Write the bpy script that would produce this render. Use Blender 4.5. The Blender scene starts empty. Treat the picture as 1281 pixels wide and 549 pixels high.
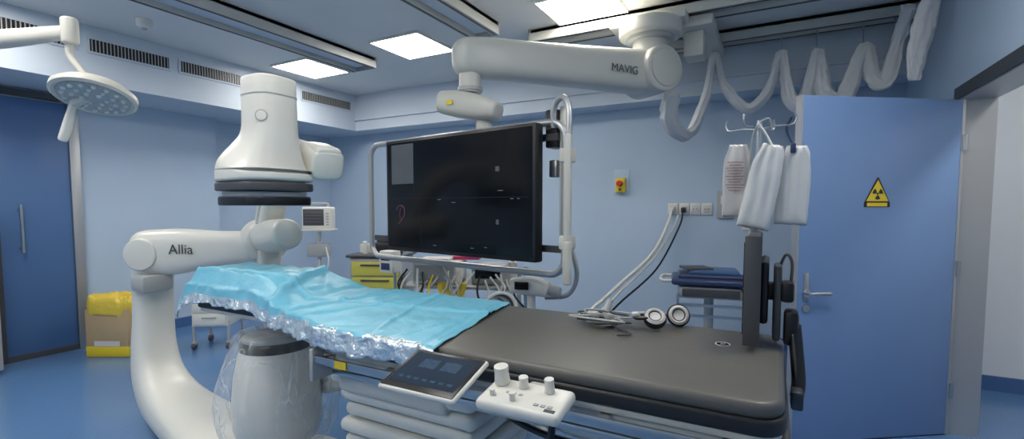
import bpy, bmesh, math, random
from mathutils import Vector, Matrix, noise
random.seed(4)
S=bpy.context.scene
COL=S.collection

# ---------------- materials ----------------
def mat(name,col,rough=0.5,metal=0.0,bump=0.0,bscale=20,emit=None,estr=1,coat=0,var=0.0,vscale=4,alpha=None,spec=None):
    m=bpy.data.materials.new(name); m.use_nodes=True
    nt=m.node_tree; b=nt.nodes['Principled BSDF']
    b.inputs['Base Color'].default_value=(*col,1); b.inputs['Roughness'].default_value=rough
    b.inputs['Metallic'].default_value=metal
    if coat: b.inputs['Coat Weight'].default_value=coat
    if spec is not None: b.inputs['Specular IOR Level'].default_value=spec
    tc=nt.nodes.new('ShaderNodeTexCoord')
    nz=nt.nodes.new('ShaderNodeTexNoise'); nz.inputs['Scale'].default_value=vscale; nz.inputs['Detail'].default_value=5
    nt.links.new(tc.outputs['Object'],nz.inputs['Vector'])
    mx=nt.nodes.new('ShaderNodeMix'); mx.data_type='RGBA'
    v=var if var else 0.03
    mx.inputs[6].default_value=(*[c*(1-v) for c in col],1); mx.inputs[7].default_value=(*[min(1,c*(1+v)) for c in col],1)
    nt.links.new(nz.outputs['Fac'],mx.inputs[0]); nt.links.new(mx.outputs[2],b.inputs['Base Color'])
    if bump:
        n2=nt.nodes.new('ShaderNodeTexNoise'); n2.inputs['Scale'].default_value=bscale; n2.inputs['Detail'].default_value=3
        nt.links.new(tc.outputs['Object'],n2.inputs['Vector'])
        bp=nt.nodes.new('ShaderNodeBump'); bp.inputs['Strength'].default_value=bump; bp.inputs['Distance'].default_value=0.02
        nt.links.new(n2.outputs['Fac'],bp.inputs['Height']); nt.links.new(bp.outputs['Normal'],b.inputs['Normal'])
    if emit:
        b.inputs['Emission Color'].default_value=(*emit,1); b.inputs['Emission Strength'].default_value=estr
    return m
def clear_plastic(name,tint=(0.93,0.95,0.96)):
    m=bpy.data.materials.new(name); m.use_nodes=True; nt=m.node_tree
    b=nt.nodes['Principled BSDF']; out=nt.nodes['Material Output']
    b.inputs['Base Color'].default_value=(*tint,1); b.inputs['Roughness'].default_value=0.08
    tc=nt.nodes.new('ShaderNodeTexCoord')
    mp=nt.nodes.new('ShaderNodeMapping'); mp.inputs['Scale'].default_value=(1,1,.45)
    n=nt.nodes.new('ShaderNodeTexNoise'); n.inputs['Scale'].default_value=6; n.inputs['Detail'].default_value=1.5; n.inputs['Distortion'].default_value=1.0
    nt.links.new(tc.outputs['Object'],mp.inputs[0]); nt.links.new(mp.outputs[0],n.inputs['Vector'])
    bp=nt.nodes.new('ShaderNodeBump'); bp.inputs['Strength'].default_value=0.5; bp.inputs['Distance'].default_value=0.05
    nt.links.new(n.outputs['Fac'],bp.inputs['Height']); nt.links.new(bp.outputs['Normal'],b.inputs['Normal'])
    lw=nt.nodes.new('ShaderNodeLayerWeight'); lw.inputs[0].default_value=.3; nt.links.new(bp.outputs['Normal'],lw.inputs['Normal'])
    rm=nt.nodes.new('ShaderNodeMapRange'); rm.inputs[1].default_value=0.0; rm.inputs[2].default_value=1; rm.inputs[3].default_value=.07; rm.inputs[4].default_value=.5
    nt.links.new(lw.outputs['Facing'],rm.inputs[0])
    cr_=nt.nodes.new('ShaderNodeValToRGB'); e=cr_.color_ramp.elements; e[0].position=.475; e[0].color=(0,0,0,1); e[1].position=.525; e[1].color=(0,0,0,1)
    x=cr_.color_ramp.elements.new(.50); x.color=(.25,.25,.25,1)
    nt.links.new(n.outputs['Fac'],cr_.inputs[0])
    ad=nt.nodes.new('ShaderNodeMath'); ad.operation='ADD'; ad.use_clamp=True
    nt.links.new(rm.outputs[0],ad.inputs[0]); nt.links.new(cr_.outputs[0],ad.inputs[1])
    tr=nt.nodes.new('ShaderNodeBsdfTransparent'); mx=nt.nodes.new('ShaderNodeMixShader')
    nt.links.new(ad.outputs[0],mx.inputs[0])
    nt.links.new(tr.outputs[0],mx.inputs[1]); nt.links.new(b.outputs[0],mx.inputs[2]); nt.links.new(mx.outputs[0],out.inputs[0])
    return m
M={}
M['wall']=mat('wall_blue_paint',(0.47,0.585,0.715),0.5,var=0.04,bump=0.03,bscale=60)
M['soffit']=mat('soffit_paint',(0.58,0.65,0.73),0.55)
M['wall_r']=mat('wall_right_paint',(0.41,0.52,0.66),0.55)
M['ceil']=mat('ceiling_paint',(0.79,0.79,0.77),0.7)
M['corr']=mat('corridor_paint',(0.76,0.78,0.80),0.6)
M['door']=mat('door_blue_laminate',(0.165,0.275,0.50),0.42,var=0.05)
M['doorL']=mat('sliding_door_blue',(0.075,0.16,0.34),0.4)
M['skirt']=mat('skirting_blue',(0.07,0.15,0.33),0.35)
M['metal']=mat('brushed_steel',(0.55,0.57,0.58),0.3,1.0)
M['alu']=mat('aluminium_frame',(0.50,0.51,0.52),0.4,0.7)
M['dkmetal']=mat('dark_metal',(0.08,0.09,0.10),0.4,0.6)
M['white']=mat('gloss_white_plastic',(0.74,0.73,0.67),0.3,var=0.02)
M['cream']=mat('boom_cream_paint',(0.62,0.61,0.55),0.35)
M['grey']=mat('light_grey_plastic',(0.42,0.43,0.42),0.4)
M['dgrey']=mat('dark_grey_plastic',(0.07,0.07,0.075),0.4)
M['black']=mat('black_plastic',(0.010,0.010,0.012),0.35)
M['screen']=mat('dark_screen',(0.004,0.005,0.007),0.16,spec=.3)
M['matt']=mat('mattress_vinyl',(0.112,0.108,0.098),0.43,bump=0.10,bscale=9,var=0.08)
M['mattside']=mat('mattress_side_black',(0.014,0.015,0.018),0.45)
M['foil']=mat('silver_foil',(0.72,0.82,0.88),0.25,0.7,bump=0.8,bscale=26)
M['yellow']=mat('yellow_plastic',(0.80,0.60,0.03),0.4)
M['ybag']=mat('yellow_bag',(0.78,0.58,0.07),0.35,bump=0.6,bscale=14)
M['card']=mat('cardboard',(0.46,0.34,0.19),0.8,var=0.1)
M['red']=mat('red_plastic',(0.6,0.03,0.03),0.35)
M['navy']=mat('navy_plastic',(0.03,0.05,0.13),0.4)
M['cloth']=mat('white_sleeve_fabric',(0.74,0.74,0.73),0.6,bump=0.35,bscale=14)
M['ivb']=mat('infusion_bag',(0.70,0.70,0.69),0.32,bump=0.2,bscale=9)
M['paper']=mat('paper',(0.66,0.64,0.63),0.8,var=0.05)
M['print']=mat('red_print',(0.42,0.25,0.25),0.8)
M['ydr']=mat('drawer_yellow',(0.64,0.60,0.10),0.4)
M['pink']=mat('pink_plastic',(0.7,0.05,0.2),0.4)
M['lens']=mat('lamp_lens',(0.48,0.50,0.50),0.15,bump=0.5,bscale=60)
M['led']=mat('led_lens',(0.70,0.74,0.74),0.1)
M['bluel']=mat('blue_rim',(0.10,0.16,0.30),0.3)
M['bag']=clear_plastic('clear_plastic_bag')
M['panel']=mat('led_panel',(1,1,1),0.5,emit=(1.0,0.955,0.885),estr=21)
M['img']=mat('xray_image',(0.03,0.035,0.04),0.3,emit=(0.30,0.36,0.42),estr=0.13,var=0.5,vscale=9)
M['img2']=mat('angio_image',(0.03,0.02,0.04),0.3,emit=(0.35,0.12,0.35),estr=0.2)
M['img3']=mat('ui_text',(0.1,0.1,0.1),0.3,emit=(0.5,0.6,0.7),estr=0.15)
M['tabui']=mat('tablet_ui',(0.012,0.016,0.026),0.2,emit=(0.04,0.09,0.16),estr=0.2)
M['tabimg']=mat('tablet_image',(0.02,0.03,0.05),0.2,emit=(0.10,0.22,0.38),estr=0.2,var=.6,vscale=60)
M['beige']=mat('table_side_cream',(0.62,0.61,0.56),0.35)
M['floor']=mat('vinyl_floor_blue',(0.105,0.215,0.41),0.18,var=0.12,vscale=90,bump=0.02,bscale=3)
M['drape']=mat('blue_drape_film',(0.17,0.50,0.66),0.36,var=0.08,vscale=6,bump=0.3,bscale=14)

# ---------------- helpers ----------------
def finish(name,bm,m,parent=None,ang=35,loc=None,rot=None):
    me=bpy.data.meshes.new(name)
    bmesh.ops.recalc_face_normals(bm,faces=bm.faces)
    bm.to_mesh(me); bm.free()
    me.polygons.foreach_set('use_smooth',[True]*len(me.polygons))
    try: me.set_sharp_from_angle(angle=math.radians(ang))
    except Exception: pass
    for mm in (m if isinstance(m,(list,tuple)) else [m]): me.materials.append(mm)
    o=bpy.data.objects.new(name,me); COL.objects.link(o)
    if loc is not None: o.location=loc
    if rot is not None: o.rotation_euler=rot
    if parent: o.parent=parent
    return o
def grp(name,loc=(0,0,0),rz=0,rot=None):
    e=bpy.data.objects.new(name,None); e.empty_display_size=0.1
    e.location=loc; e.rotation_euler=rot if rot else (0,0,rz); COL.objects.link(e); return e
def box(name,c,s,m,p=None,bev=0.0,seg=2,rot=None):
    bm=bmesh.new(); bmesh.ops.create_cube(bm,size=1)
    bmesh.ops.scale(bm,vec=s,verts=bm.verts)
    if bev>0: bmesh.ops.bevel(bm,geom=bm.edges[:],offset=min(bev,min(s)*0.48),segments=seg,profile=0.5,affect='EDGES')
    return finish(name,bm,m,p,loc=c,rot=rot)
def boxes(name,lst,m,p=None):
    bm=bmesh.new()
    for c,s in lst:
        r=bmesh.ops.create_cube(bm,size=1); bmesh.ops.scale(bm,vec=s,verts=r['verts']); bmesh.ops.translate(bm,vec=c,verts=r['verts'])
    return finish(name,bm,m,p)
def cr(P,k):
    if k<=1: return [Vector(q) for q in P]
    P=[Vector(q) for q in P]; out=[]
    for i in range(len(P)-1):
        p0=P[i-1] if i>0 else P[i]*2-P[i+1]; p1=P[i]; p2=P[i+1]; p3=P[i+2] if i+2<len(P) else P[i+1]*2-P[i]
        for j in range(k):
            t=j/k; out.append(0.5*((2*p1)+(p2-p0)*t+(2*p0-5*p1+4*p2-p3)*t*t+(3*p1-p0-3*p2+p3)*t**3))
    out.append(P[-1]); return out
def loft(name,pts,rad,m,p=None,up=(0,0,1),n=20,pw=2.0,k=1,cap=0.0,ang=40,wr=0,closed=False,flute=0):
    """rad: number, or list of (a side, b up)"""
    if not isinstance(rad,(list,tuple)): rad=[(rad,rad)]*len(pts)
    rad=[(r,r) if not isinstance(r,(list,tuple)) else r for r in rad]
    P=cr(pts,k); R=[tuple(v)[:2] for v in cr([(a,b,0) for a,b in rad],k)]
    if cap>0:
        t0=(P[0]-P[1]).normalized(); t1=(P[-1]-P[-2]).normalized()
        a=[];b=[];ra=[];rb=[]
        for th in (80,60,40,20):
            c=math.cos(math.radians(th)); s_=math.sin(math.radians(th))
            a.append(P[0]+t0*cap*s_); ra.append((max(R[0][0]-cap*(1-c),.001),max(R[0][1]-cap*(1-c),.001)))
        for th in (20,40,60,80):
            c=math.cos(math.radians(th)); s_=math.sin(math.radians(th))
            b.append(P[-1]+t1*cap*s_); rb.append((max(R[-1][0]-cap*(1-c),.001),max(R[-1][1]-cap*(1-c),.001)))
        P=a+P+b; R=ra+R+rb
    N=len(P); T=[]
    for i in range(N):
        if closed: d=P[(i+1)%N]-P[i-1]
        else: d=P[min(i+1,N-1)]-P[max(i-1,0)]
        T.append(d.normalized() if d.length>1e-9 else Vector((0,0,1)))
    u=Vector(up); u=(u-T[0]*u.dot(T[0]))
    if u.length<1e-4: u=Vector((1,0,0.01)); u=u-T[0]*u.dot(T[0])
    u.normalize()
    bm=bmesh.new(); rings=[]
    for i in range(N):
        u=(u-T[i]*u.dot(T[i])).normalized(); s=T[i].cross(u)
        ring=[]
        for j in range(n):
            a=2*math.pi*j/n; c,sn=math.cos(a),math.sin(a)
            fl=1+flute*math.sin(a*6+i*.12) if flute else 1
            x=math.copysign(abs(c)**(2/pw),c)*fl; y=math.copysign(abs(sn)**(2/pw),sn)*fl
            q=P[i]+s*(x*R[i][0])+u*(y*R[i][1])
            if wr: q+= (s*x+u*y)*wr*noise.noise(q*18+Vector((j*0.7,0,0)))
            ring.append(bm.verts.new(q))
        rings.append(ring)
    rr=range(N) if closed else range(N-1)
    for i in rr:
        A=rings[i];B=rings[(i+1)%N]
        for j in range(n): bm.faces.new((A[j],A[(j+1)%n],B[(j+1)%n],B[j]))
    if not closed:
        bm.faces.new(rings[0]); bm.faces.new(rings[-1])
    return finish(name,bm,m,p,ang=ang)
def cyl(name,a,b,r,m,p=None,r2=None,n=24,cap=0.0):
    return loft(name,[a,b],[r,r2 if r2 is not None else r],m,p,n=n,cap=cap,up=(0.3,0.2,1) if abs(Vector(b).z-Vector(a).z)<1e-6 else (1,0,0))
def lathe(name,prof,c,m,p=None,n=40,nz=0,nsc=6):
    bm=bmesh.new(); rings=[]
    for r,z in prof:
        ring=[]
        for j in range(n):
            a=2*math.pi*j/n; rr=r
            if nz: rr+=nz*noise.noise(Vector((math.cos(a)*nsc,math.sin(a)*nsc,z*nsc*.5)))*min(1,r*6)+nz*.35*noise.noise(Vector((math.cos(a)*nsc*2.5,math.sin(a)*nsc*2.5,z*nsc*.8)))
            ring.append(bm.verts.new((c[0]+rr*math.cos(a),c[1]+rr*math.sin(a),c[2]+z)))
        rings.append(ring)
    for A,B in zip(rings,rings[1:]):
        for j in range(n): bm.faces.new((A[j],A[(j+1)%n],B[(j+1)%n],B[j]))
    if prof[0][0]>0: bm.faces.new(rings[0])
    if prof[-1][0]>0: bm.faces.new(rings[-1])
    return finish(name,bm,m,p,ang=50)
def poly(name,pts,m,p=None,th=0.002,nrm=None):
    bm=bmesh.new(); vs=[bm.verts.new(q) for q in pts]; f=bm.faces.new(vs)
    if th:
        r=bmesh.ops.extrude_face_region(bm,geom=[f]); nn=Vector(nrm) if nrm else f.normal
        bmesh.ops.translate(bm,vec=nn*th,verts=[v for v in r['geom'] if isinstance(v,bmesh.types.BMVert)])
    return finish(name,bm,m,p)
def text(name,body,size,loc,rot,m,p=None):
    c=bpy.data.curves.new(name,'FONT'); c.body=body; c.size=size; c.extrude=0.0008; c.align_x='CENTER'; c.align_y='CENTER'
    c.materials.append(m); o=bpy.data.objects.new(name,c); COL.objects.link(o); o.location=loc; o.rotation_euler=rot
    if p: o.parent=p
    return o
def casters(p,xs,ys,r=0.04,pre='caster'):
    i=0
    for x in xs:
        for y in ys:
            i+=1; cyl(f'{pre}_{i}',(x-.015,y,r),(x+.015,y,r),r,M['dgrey'],p,n=16)
            box(f'{pre}_fork_{i}',(x,y,r*1.9),(.045,.03,.04),M['grey'],p,.008)

# ---------------- room ----------------
XL,XR,YB,YF,H=-6.6,1.05,5.7,-2.2,3.17
box('floor',((XL+XR)/2+.8,(YB+YF)/2,-0.05),(XR-XL+2.0,YB-YF+.4,0.1),M['floor'])
box('ceiling',((XL+XR)/2+.8,(YB+YF)/2,H+.05),(XR-XL+2.0,YB-YF+.4,0.1),M['ceil'])
boxes('wall_left',[((XL-.1,(YB+YF)/2,H/2),(.2,YB-YF,H)),((XL+.085,(3.73+YF)/2,H/2),(.17,3.73-YF,H))],M['wall'])
box('wall_back',((XL+XR)/2,YB+.1,H/2),(XR-XL,.2,H),M['wall'])
box('wall_front',((XL+XR)/2,YF-.1,H/2),(XR-XL,.2,H),M['wall'])
D0,D1,DH=2.93,4.12,2.19
boxes('wall_right',[((XR+.075,(YF+D0)/2,H/2),(.15,D0-YF,H)),((XR+.075,(D1+YB)/2,H/2),(.15,YB-D1,H)),((XR+.075,(D0+D1)/2,(DH+H)/2),(.15,D1-D0,H-DH))],M['wall_r'])
boxes('trim_soffit',[((XL+.5,(YF+YB)/2,(2.64+H)/2),(1.0,YB-YF,H-2.64-.002)),(((XL+1+XR)/2,YB-.18,(2.64+H)/2),(XR-XL-1,.36,H-2.64-.002))],M['soffit'])
box('trim_cornice',((XL+1+XR)/2,YB-.375,2.80),(XR-XL-1,.03,.025),M['soffit'])
boxes('baseboard_left',[((XL+.18,(3.73+YF)/2,.06),(.02,3.73-YF,.12)),((XL+.01,(3.73+YB)/2,.06),(.02,YB-3.73,.12))],M['skirt'])
box('baseboard_back',((XL+XR)/2,YB-.01,.06),(XR-XL,.02,.12),M['skirt'])
box('baseboard_right',(XR-.01,(YF+D0-.1)/2,.06),(.02,D0-.1-YF,.12),M['skirt'])
boxes('wall_corridor',[((2.72,3.2,H/2),(.1,5.2,H)),((1.95,5.3,H/2),(1.5,.1,H)),((1.95,.9,H/2),(1.5,.1,H))],M['corr'])
box('baseboard_corridor',(1.95,5.24,.06),(1.4,.02,.12),M['skirt'])
boxes('trim_door_frame',[((XR+.07,D1-.012,DH/2),(.18,.03,DH)),((XR+.07,D0+.012,DH/2),(.18,.03,DH)),((XR+.07,(D0+D1)/2,DH-.0),(.18,D1-D0,.03)),
   ((XR-.012,D1+.035,DH/2+.03),(.024,.07,DH+.06)),((XR-.012,D0-.035,DH/2+.03),(.024,.07,DH+.06))],M['alu'])
boxes('trim_door_header',[((XR-.014,(D0+D1)/2,DH+.035),(.028,D1-D0+.14,.08))],M['dkmetal'])
vg=grp('ventilation_grille',(XL+1.0,0,2.99))
for i,(a,b) in enumerate([(.7,1.35),(1.42,2.03),(2.1,2.8),(2.88,3.57),(3.65,4.3),(4.38,5.25)]):
    box(f'frame_{i}',(.006,(a+b)/2,0),(.012,b-a,.15),M['soffit'],vg)
    box(f'slot_{i}',(.010,(a+b)/2,0),(.012,b-a-.04,.11),M['black'],vg)
    k=int((b-a)/.03)
    boxes(f'fins_{i}',[((.016,a+.02+(j+.5)*(b-a-.04)/k,0),(.012,.007,.11)) for j in range(k)],M['grey'],vg)
for i,(x,y) in enumerate([(-1.45,3.92),(-3.33,3.98),(-4.95,4.03),(-1.45,.9),(-3.33,.5),(-4.95,1.2),(-1.45,-1.3),(-4.2,-1.3),(.45,2.2)]):  # first three are in view; the rest are unseen panels added as room light
    g=grp('ceiling_light_panel',(x,y,H))
    box('diffuser',(0,0,-.012),(.6,.6,.012),M['panel'],g)
    boxes('frame',[((0,.31,-.012),(.64,.02,.024)),((0,-.31,-.012),(.64,.02,.024)),((.31,0,-.012),(.02,.62,.024)),((-.31,0,-.012),(.02,.62,.024))],M['white'],g)
g=grp('corridor_fill_panel',(1.95,3.2,H)); box('diffuser',(0,0,-.012),(.4,1.0,.012),M['panel'],g); box('frame',(0,0,-.004),(.44,1.04,.008),M['white'],g)  # unseen emitter added above the corridor to light its walls

def rail(name,c,L,w,axis):
    g=grp(name,c,0 if axis=='y' else math.pi/2)
    boxes('housing',[((-w/2+.03,0,0),(.06,L,.11)),((w/2-.03,0,0),(.06,L,.11)),((0,0,.035),(w,L-.02,.03))],M['cream'],g)
    boxes('channel',[((-w/2+.03,0,-.057),(.02,L-.02,.006)),((w/2-.03,0,-.057),(.02,L-.02,.006))],M['dgrey'],g)
    boxes('inner_web',[((0,0,-.010),(w-.14,L-.04,.02))],M['soffit'],g)
    boxes('end_caps',[((0,L/2+.006,0),(w,.012,.12)),((0,-L/2-.006,0),(w,.012,.12))],M['grey'],g)
    return g
rail('ceiling_rail',(-4.15,2.1,H-.06),4.0,.36,'y')
rail('ceiling_rail.001',(-2.38,1.9,H-.06),3.9,.30,'y')
rail('ceiling_rail.002',(-.52,4.28,H-.06),3.1,.24,'x')
rail('ceiling_rail.003',(-.05,5.12,H-.06),2.18,.2,'x')
g=grp('ceiling_dome_light',(-5.0,2.3,H-.05)); lathe('body',[(.001,-.03),(.04,-.028),(.06,-.01),(.065,.02),(.065,.05)],(0,0,0),M['white'],g); lathe('dome_tip',[(.001,-.045),(.02,-.04),(.025,-.028)],(0,0,0),M['grey'],g)  # small white dome light on the ceiling, modelled without glow

# ---------------- left sliding door ----------------
g=grp('door_1',(XL+.17,0,0))
DY0,DY1=1.66,2.2
box('leaf',(.02,(DY0+DY1)/2,1.27),(.04,DY1-DY0,2.54),M['doorL'],g,.004)
box('frame_post',(.03,DY1+.045,1.3),(.06,.085,2.6),M['alu'],g,.004)
box('frame_post_near',(.03,DY0-.05,1.3),(.06,.1,2.6),M['dgrey'],g,.004)
box('head_rail',(.03,(DY0+DY1)/2,2.59),(.06,DY1-DY0,.06),M['dkmetal'],g)
box('sill_edge',(.045,(DY0+DY1)/2,.03),(.012,DY1-DY0,.05),M['dgrey'],g)
cyl('pull_bar',(.10,1.80,1.05),(.10,1.80,1.52),.013,M['metal'],g)
for z in (1.10,1.47): cyl(f'pull_post_{int(z*100)}',(.03,1.80,z),(.10,1.80,z),.01,M['metal'],g)
g=grp('instrument_cabinet',(XL+.4,1.2,0))
box('body',(0,0,.75),(.42,.66,1.42),M['grey'],g,.01); box('glass_door',(.215,0,.8),(.012,.58,1.25),M['foil'],g,.003)
cyl('handle',(.235,.2,.7),(.235,.2,.95),.008,M['metal'],g); casters(g,(-.15,.15),(-.25,.25),.03)

# ---------------- open door right ----------------
ang=math.atan2(.65,.917)
g=grp('door_2',(.123,3.43,0),ang)
LW=1.115
box('leaf',(LW/2,0,1.09),(LW,.045,2.16),M['door'],g,.003)
box('edge_strip_free',(.004,0,1.09),(.012,.05,2.165),M['alu'],g); box('edge_strip_hinge',(LW-.006,0,1.09),(.02,.052,2.165),M['alu'],g)
box('lock_plate',(.07,-.026,1.0),(.035,.006,.18),M['metal'],g,.003)
cyl('lever_neck',(.07,-.025,.965),(.07,-.07,.965),.012,M['metal'],g)
loft('lever',[(.07,-.07,.965),(.12,-.075,.968),(.2,-.07,.965)],.011,M['metal'],g,k=4,cap=.008)
cyl('lever_rose',(.07,-.024,.965),(.07,-.034,.965),.026,M['metal'],g)
cyl('key_cylinder',(.07,-.024,.87),(.07,-.036,.87),.022,M['metal'],g)
sx,sz=.53,1.58
def tri(s,y): return [(sx-s,y,sz-s*.62),(sx+s,y,sz-s*.62),(sx,y,sz+s*1.08)]
poly('sign_board',[(sx-.09,-.0235,sz-.085),(sx+.09,-.0235,sz-.085),(sx+.09,-.0235,sz-.06),(sx+.005,-.0235,sz+.1),(sx-.005,-.0235,sz+.1),(sx-.09,-.0235,sz-.06)],M['black'],g,.001,(0,-1,0))
poly('sign_triangle',tri(.077,-.0250),M['yellow'],g,.001,(0,-1,0))
poly('sign_caption',[(sx-.07,-.0250,sz-.08),(sx+.07,-.0250,sz-.08),(sx+.07,-.0250,sz-.058),(sx-.07,-.0250,sz-.058)],M['yellow'],g,.001,(0,-1,0))
for i,a0 in enumerate((90,210,330)):
    pts=[]
    for r,rng in ((.011,range(-30,31,10)),(.036,range(30,-31,-10))):
        for d in rng:
            a=math.radians(a0+180+d); pts.append((sx+r*math.cos(a),-.0265,sz-.002+r*math.sin(a)))
    poly(f'sign_blade_{i}',pts,M['black'],g,.001,(0,-1,0))
cyl('sign_hub',(sx,-.0262,sz-.002),(sx,-.0275,sz-.002),.007,M['black'],g)
for z in (.3,1.1,1.9): cyl(f'hinge_{int(z*10)}',(LW+.004,-.03,z-.05),(LW+.004,-.03,z+.05),.012,M['metal'],g)

# ---------------- back wall fittings ----------------
g=grp('emergency_stop_button',(-1.6,YB,1.75))
box('box',(0,-.035,0),(.12,.07,.17),M['yellow'],g,.012); cyl('button',(0,-.07,.02),(0,-.11,.02),.035,M['red'],g,cap=.008)
box('back_plate',(0,-.004,.04),(.19,.008,.30),M['wall'],g,.003); cyl('lower_button',(0,-.07,-.05),(0,-.085,-.05),.015,M['dgrey'],g)
g=grp('wall_socket_strip',(-.82,YB,1.47))
for i in range(4):
    x=-.18+i*.12; box(f'plate_{i}',(x,-.01,0),(.11,.02,.13),M['white'],g,.008); box(f'insert_{i}',(x,-.021,0),(.07,.012,.085),M['beige'],g,.005)
    for j in (-.015,.015): cyl(f'hole_{i}_{j}',(x+j,-.0265,0),(x+j,-.0285,0),.006,M['black'],g,n=10)
box('plug_white',(-.18,-.05,-.01),(.05,.06,.06),M['white'],g,.012); box('plug_black',(-.06,-.05,-.01),(.05,.06,.06),M['black'],g,.012)
g=grp('switch_panel',(-.45,YB,1.52))
box('plate',(0,-.02,0),(.17,.04,.30),M['grey'],g,.008); box('label',(0,-.042,.05),(.1,.004,.09),M['white'],g); cyl('key_switch',(0,-.04,-.06),(0,-.055,-.06),.022,M['red'],g)
box('small_plate',(.2,-.01,.02),(.12,.02,.25),M['white'],g,.006)
g=grp('power_cable')
loft('white_cable_a',[(-1.0,5.62,1.46),(-1.02,5.5,1.3),(-1.1,5.1,1.0),(-1.3,4.5,.72),(-1.45,4.0,.5),(-1.5,3.8,.25),(-1.5,3.7,.03)],.018,M['white'],g,k=8,n=10)
loft('white_cable_b',[(-.93,5.64,1.40),(-.97,5.5,1.24),(-1.08,5.08,.95),(-1.28,4.48,.66),(-1.42,3.95,.42),(-1.45,3.8,.2),(-1.45,3.7,.03)],.012,M['white'],g,k=8,n=10)
loft('black_cable',[(-.88,5.62,1.45),(-.9,5.5,1.27),(-1.03,5.0,.86),(-1.25,4.4,.58),(-1.38,3.9,.35),(-1.4,3.75,.15),(-1.4,3.65,.02)],.010,M['black'],g,k=8,n=8)

# ---------------- display boom ----------------
g=grp('ceiling_support_boom')
hub=Vector((-.93,4.10,2.60)); el=Vector((-1.86,2.82,2.52))
box('carriage',(-.95,4.28,3.02),(.62,.5,.07),M['cream'],g,.02)
box('carriage_bridge',(-.6,4.7,3.0),(.28,1.0,.09),M['cream'],g,.02)
box('junction_box',(-.62,4.42,2.86),(.16,.22,.22),M['cream'],g,.02)
cyl('ceiling_disc',(hub.x,hub.y,2.90),(hub.x,hub.y,2.985),.25,M['cream'],g,cap=.02,n=40)
cyl('disc_flange',(hub.x,hub.y,2.86),(hub.x,hub.y,2.91),.19,M['grey'],g,cap=.01,n=40)
cyl('swivel_neck',(hub.x,hub.y,2.70),(hub.x,hub.y,2.88),.14,M['cream'],g,n=36)
d=(el-hub)
P=[hub-d*.0,hub+d*.12,hub+d*.35,hub+d*.7,hub+d*.92,el+d*.02]
loft('main_arm',P,[(.14,.165),(.14,.168),(.13,.155),(.12,.14),(.12,.135),(.11,.125)],M['cream'],g,n=32,pw=3.2,k=6,cap=.09)
yaw=math.atan2(-d.y,-d.x)
tnorm=Vector((math.sin(yaw),-math.cos(yaw),0))
cyl('hub_side_drum',hub-tnorm*.15,hub+tnorm*.165,.185,M['cream'],g,cap=.025,n=48)
cyl('hub_side_ring',hub+tnorm*.188,hub+tnorm*.192,.15,M['grey'],g,n=48)
cyl('hub_side_cap',hub+tnorm*.19,hub+tnorm*.197,.145,M['cream'],g,cap=.003,n=48)
tx=hub+d*.235+tnorm*.150+Vector((0,0,-.03))
text('arm_lettering','MAVIG',.085,tx,(math.pi/2,0,yaw),M['dgrey'],g)
cyl('elbow_neck',(el.x,el.y,2.28),(el.x,el.y,2.42),.075,M['cream'],g,n=30)
cyl('elbow_collar',(el.x,el.y,2.29),(el.x,el.y,2.315),.085,M['grey'],g,n=30)
loft('yoke_head',[(el.x-.18,el.y-.06,2.22),(el.x-.05,el.y-.03,2.20),(el.x+.12,el.y,2.16),(el.x+.2,el.y,2.14)],[(.085,.075),(.095,.09),(.095,.08),(.075,.06)],M['cream'],g,n=28,pw=3.2,k=5,cap=.03)
box('yoke_label',(el.x-.08,el.y-.135,2.20),(.05,.004,.03),M['yellow'],g)
cyl('drop_post',(el.x+.1,el.y+.02,1.7),(el.x+.1,el.y+.02,2.13),.055,M['cream'],g)
box('post_foot',(el.x+.1,el.y-.02,1.62),(.3,.12,.25),M['dgrey'],g,.02)

# ---------------- big monitor ----------------
g=grp('large_display_monitor',(-1.85,2.60,0),math.radians(-10))
zc=1.575
box('housing',(0,.02,zc),(1.36,.07,.80),M['black'],g,.012)
box('back_bulge',(0,.075,zc),(1.1,.05,.55),M['dgrey'],g,.02)
box('bezel',(0,-.017,zc),(1.355,.008,.795),M['black'],g,.003)
box('glass',(0,-.0225,zc+.004),(1.315,.004,.75),M['screen'],g)
box('window_fluoro',(-.49,-.0258,zc+.225),(.24,.002,.28),M['img'],g)
boxes('window_lines',[((-.01,-.0255,zc-.02),(1.28,.002,.002)),((-.36,-.0255,zc+.17),(.002,.002,.38)),((-.3,-.0255,zc-.2),(.002,.002,.33))],M['tabui'],g)
loft('angio_trace',[(-.56,-.0265,zc-.1),(-.53,-.0265,zc-.07),(-.48,-.0265,zc-.08),(-.47,-.0265,zc-.13),(-.50,-.0265,zc-.17),(-.54,-.0265,zc-.2)],.003,M['img2'],g,k=5,n=6)
loft('angio_trace_2',[(-.50,-.0265,zc-.07),(-.525,-.0265,zc-.13),(-.51,-.0265,zc-.17)],.002,M['img2'],g,k=5,n=6)
box('thumb_1',(.40,-.0258,zc+.15),(.03,.002,.03),M['img'],g); box('thumb_2',(.40,-.0258,zc-.17),(.022,.002,.03),M['img'],g)
random.seed(2)
boxes('ui_text',[((random.uniform(-.3,.6),-.0258,zc+random.choice([-.03,-.05,-.33,-.34,.02])),(random.uniform(.015,.04),.002,.004)) for _ in range(8)],M['img3'],g)
def rrect(x0,x1,z0,z1,y,r,k=5):
    out=[]
    for cx,cz,a0 in ((x1-r,z1-r,0),(x0+r,z1-r,90),(x0+r,z0+r,180),(x1-r,z0+r,270)):
        for j in range(k+1):
            a=math.radians(a0+90*j/k); out.append((cx+r*math.cos(a),y,cz+r*math.sin(a)))
    return out
loft('guard_frame',rrect(-1.04,.80,1.10,1.985,.10,.10),.021,M['alu'],g,up=(0,1,0),n=14,closed=True)
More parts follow.
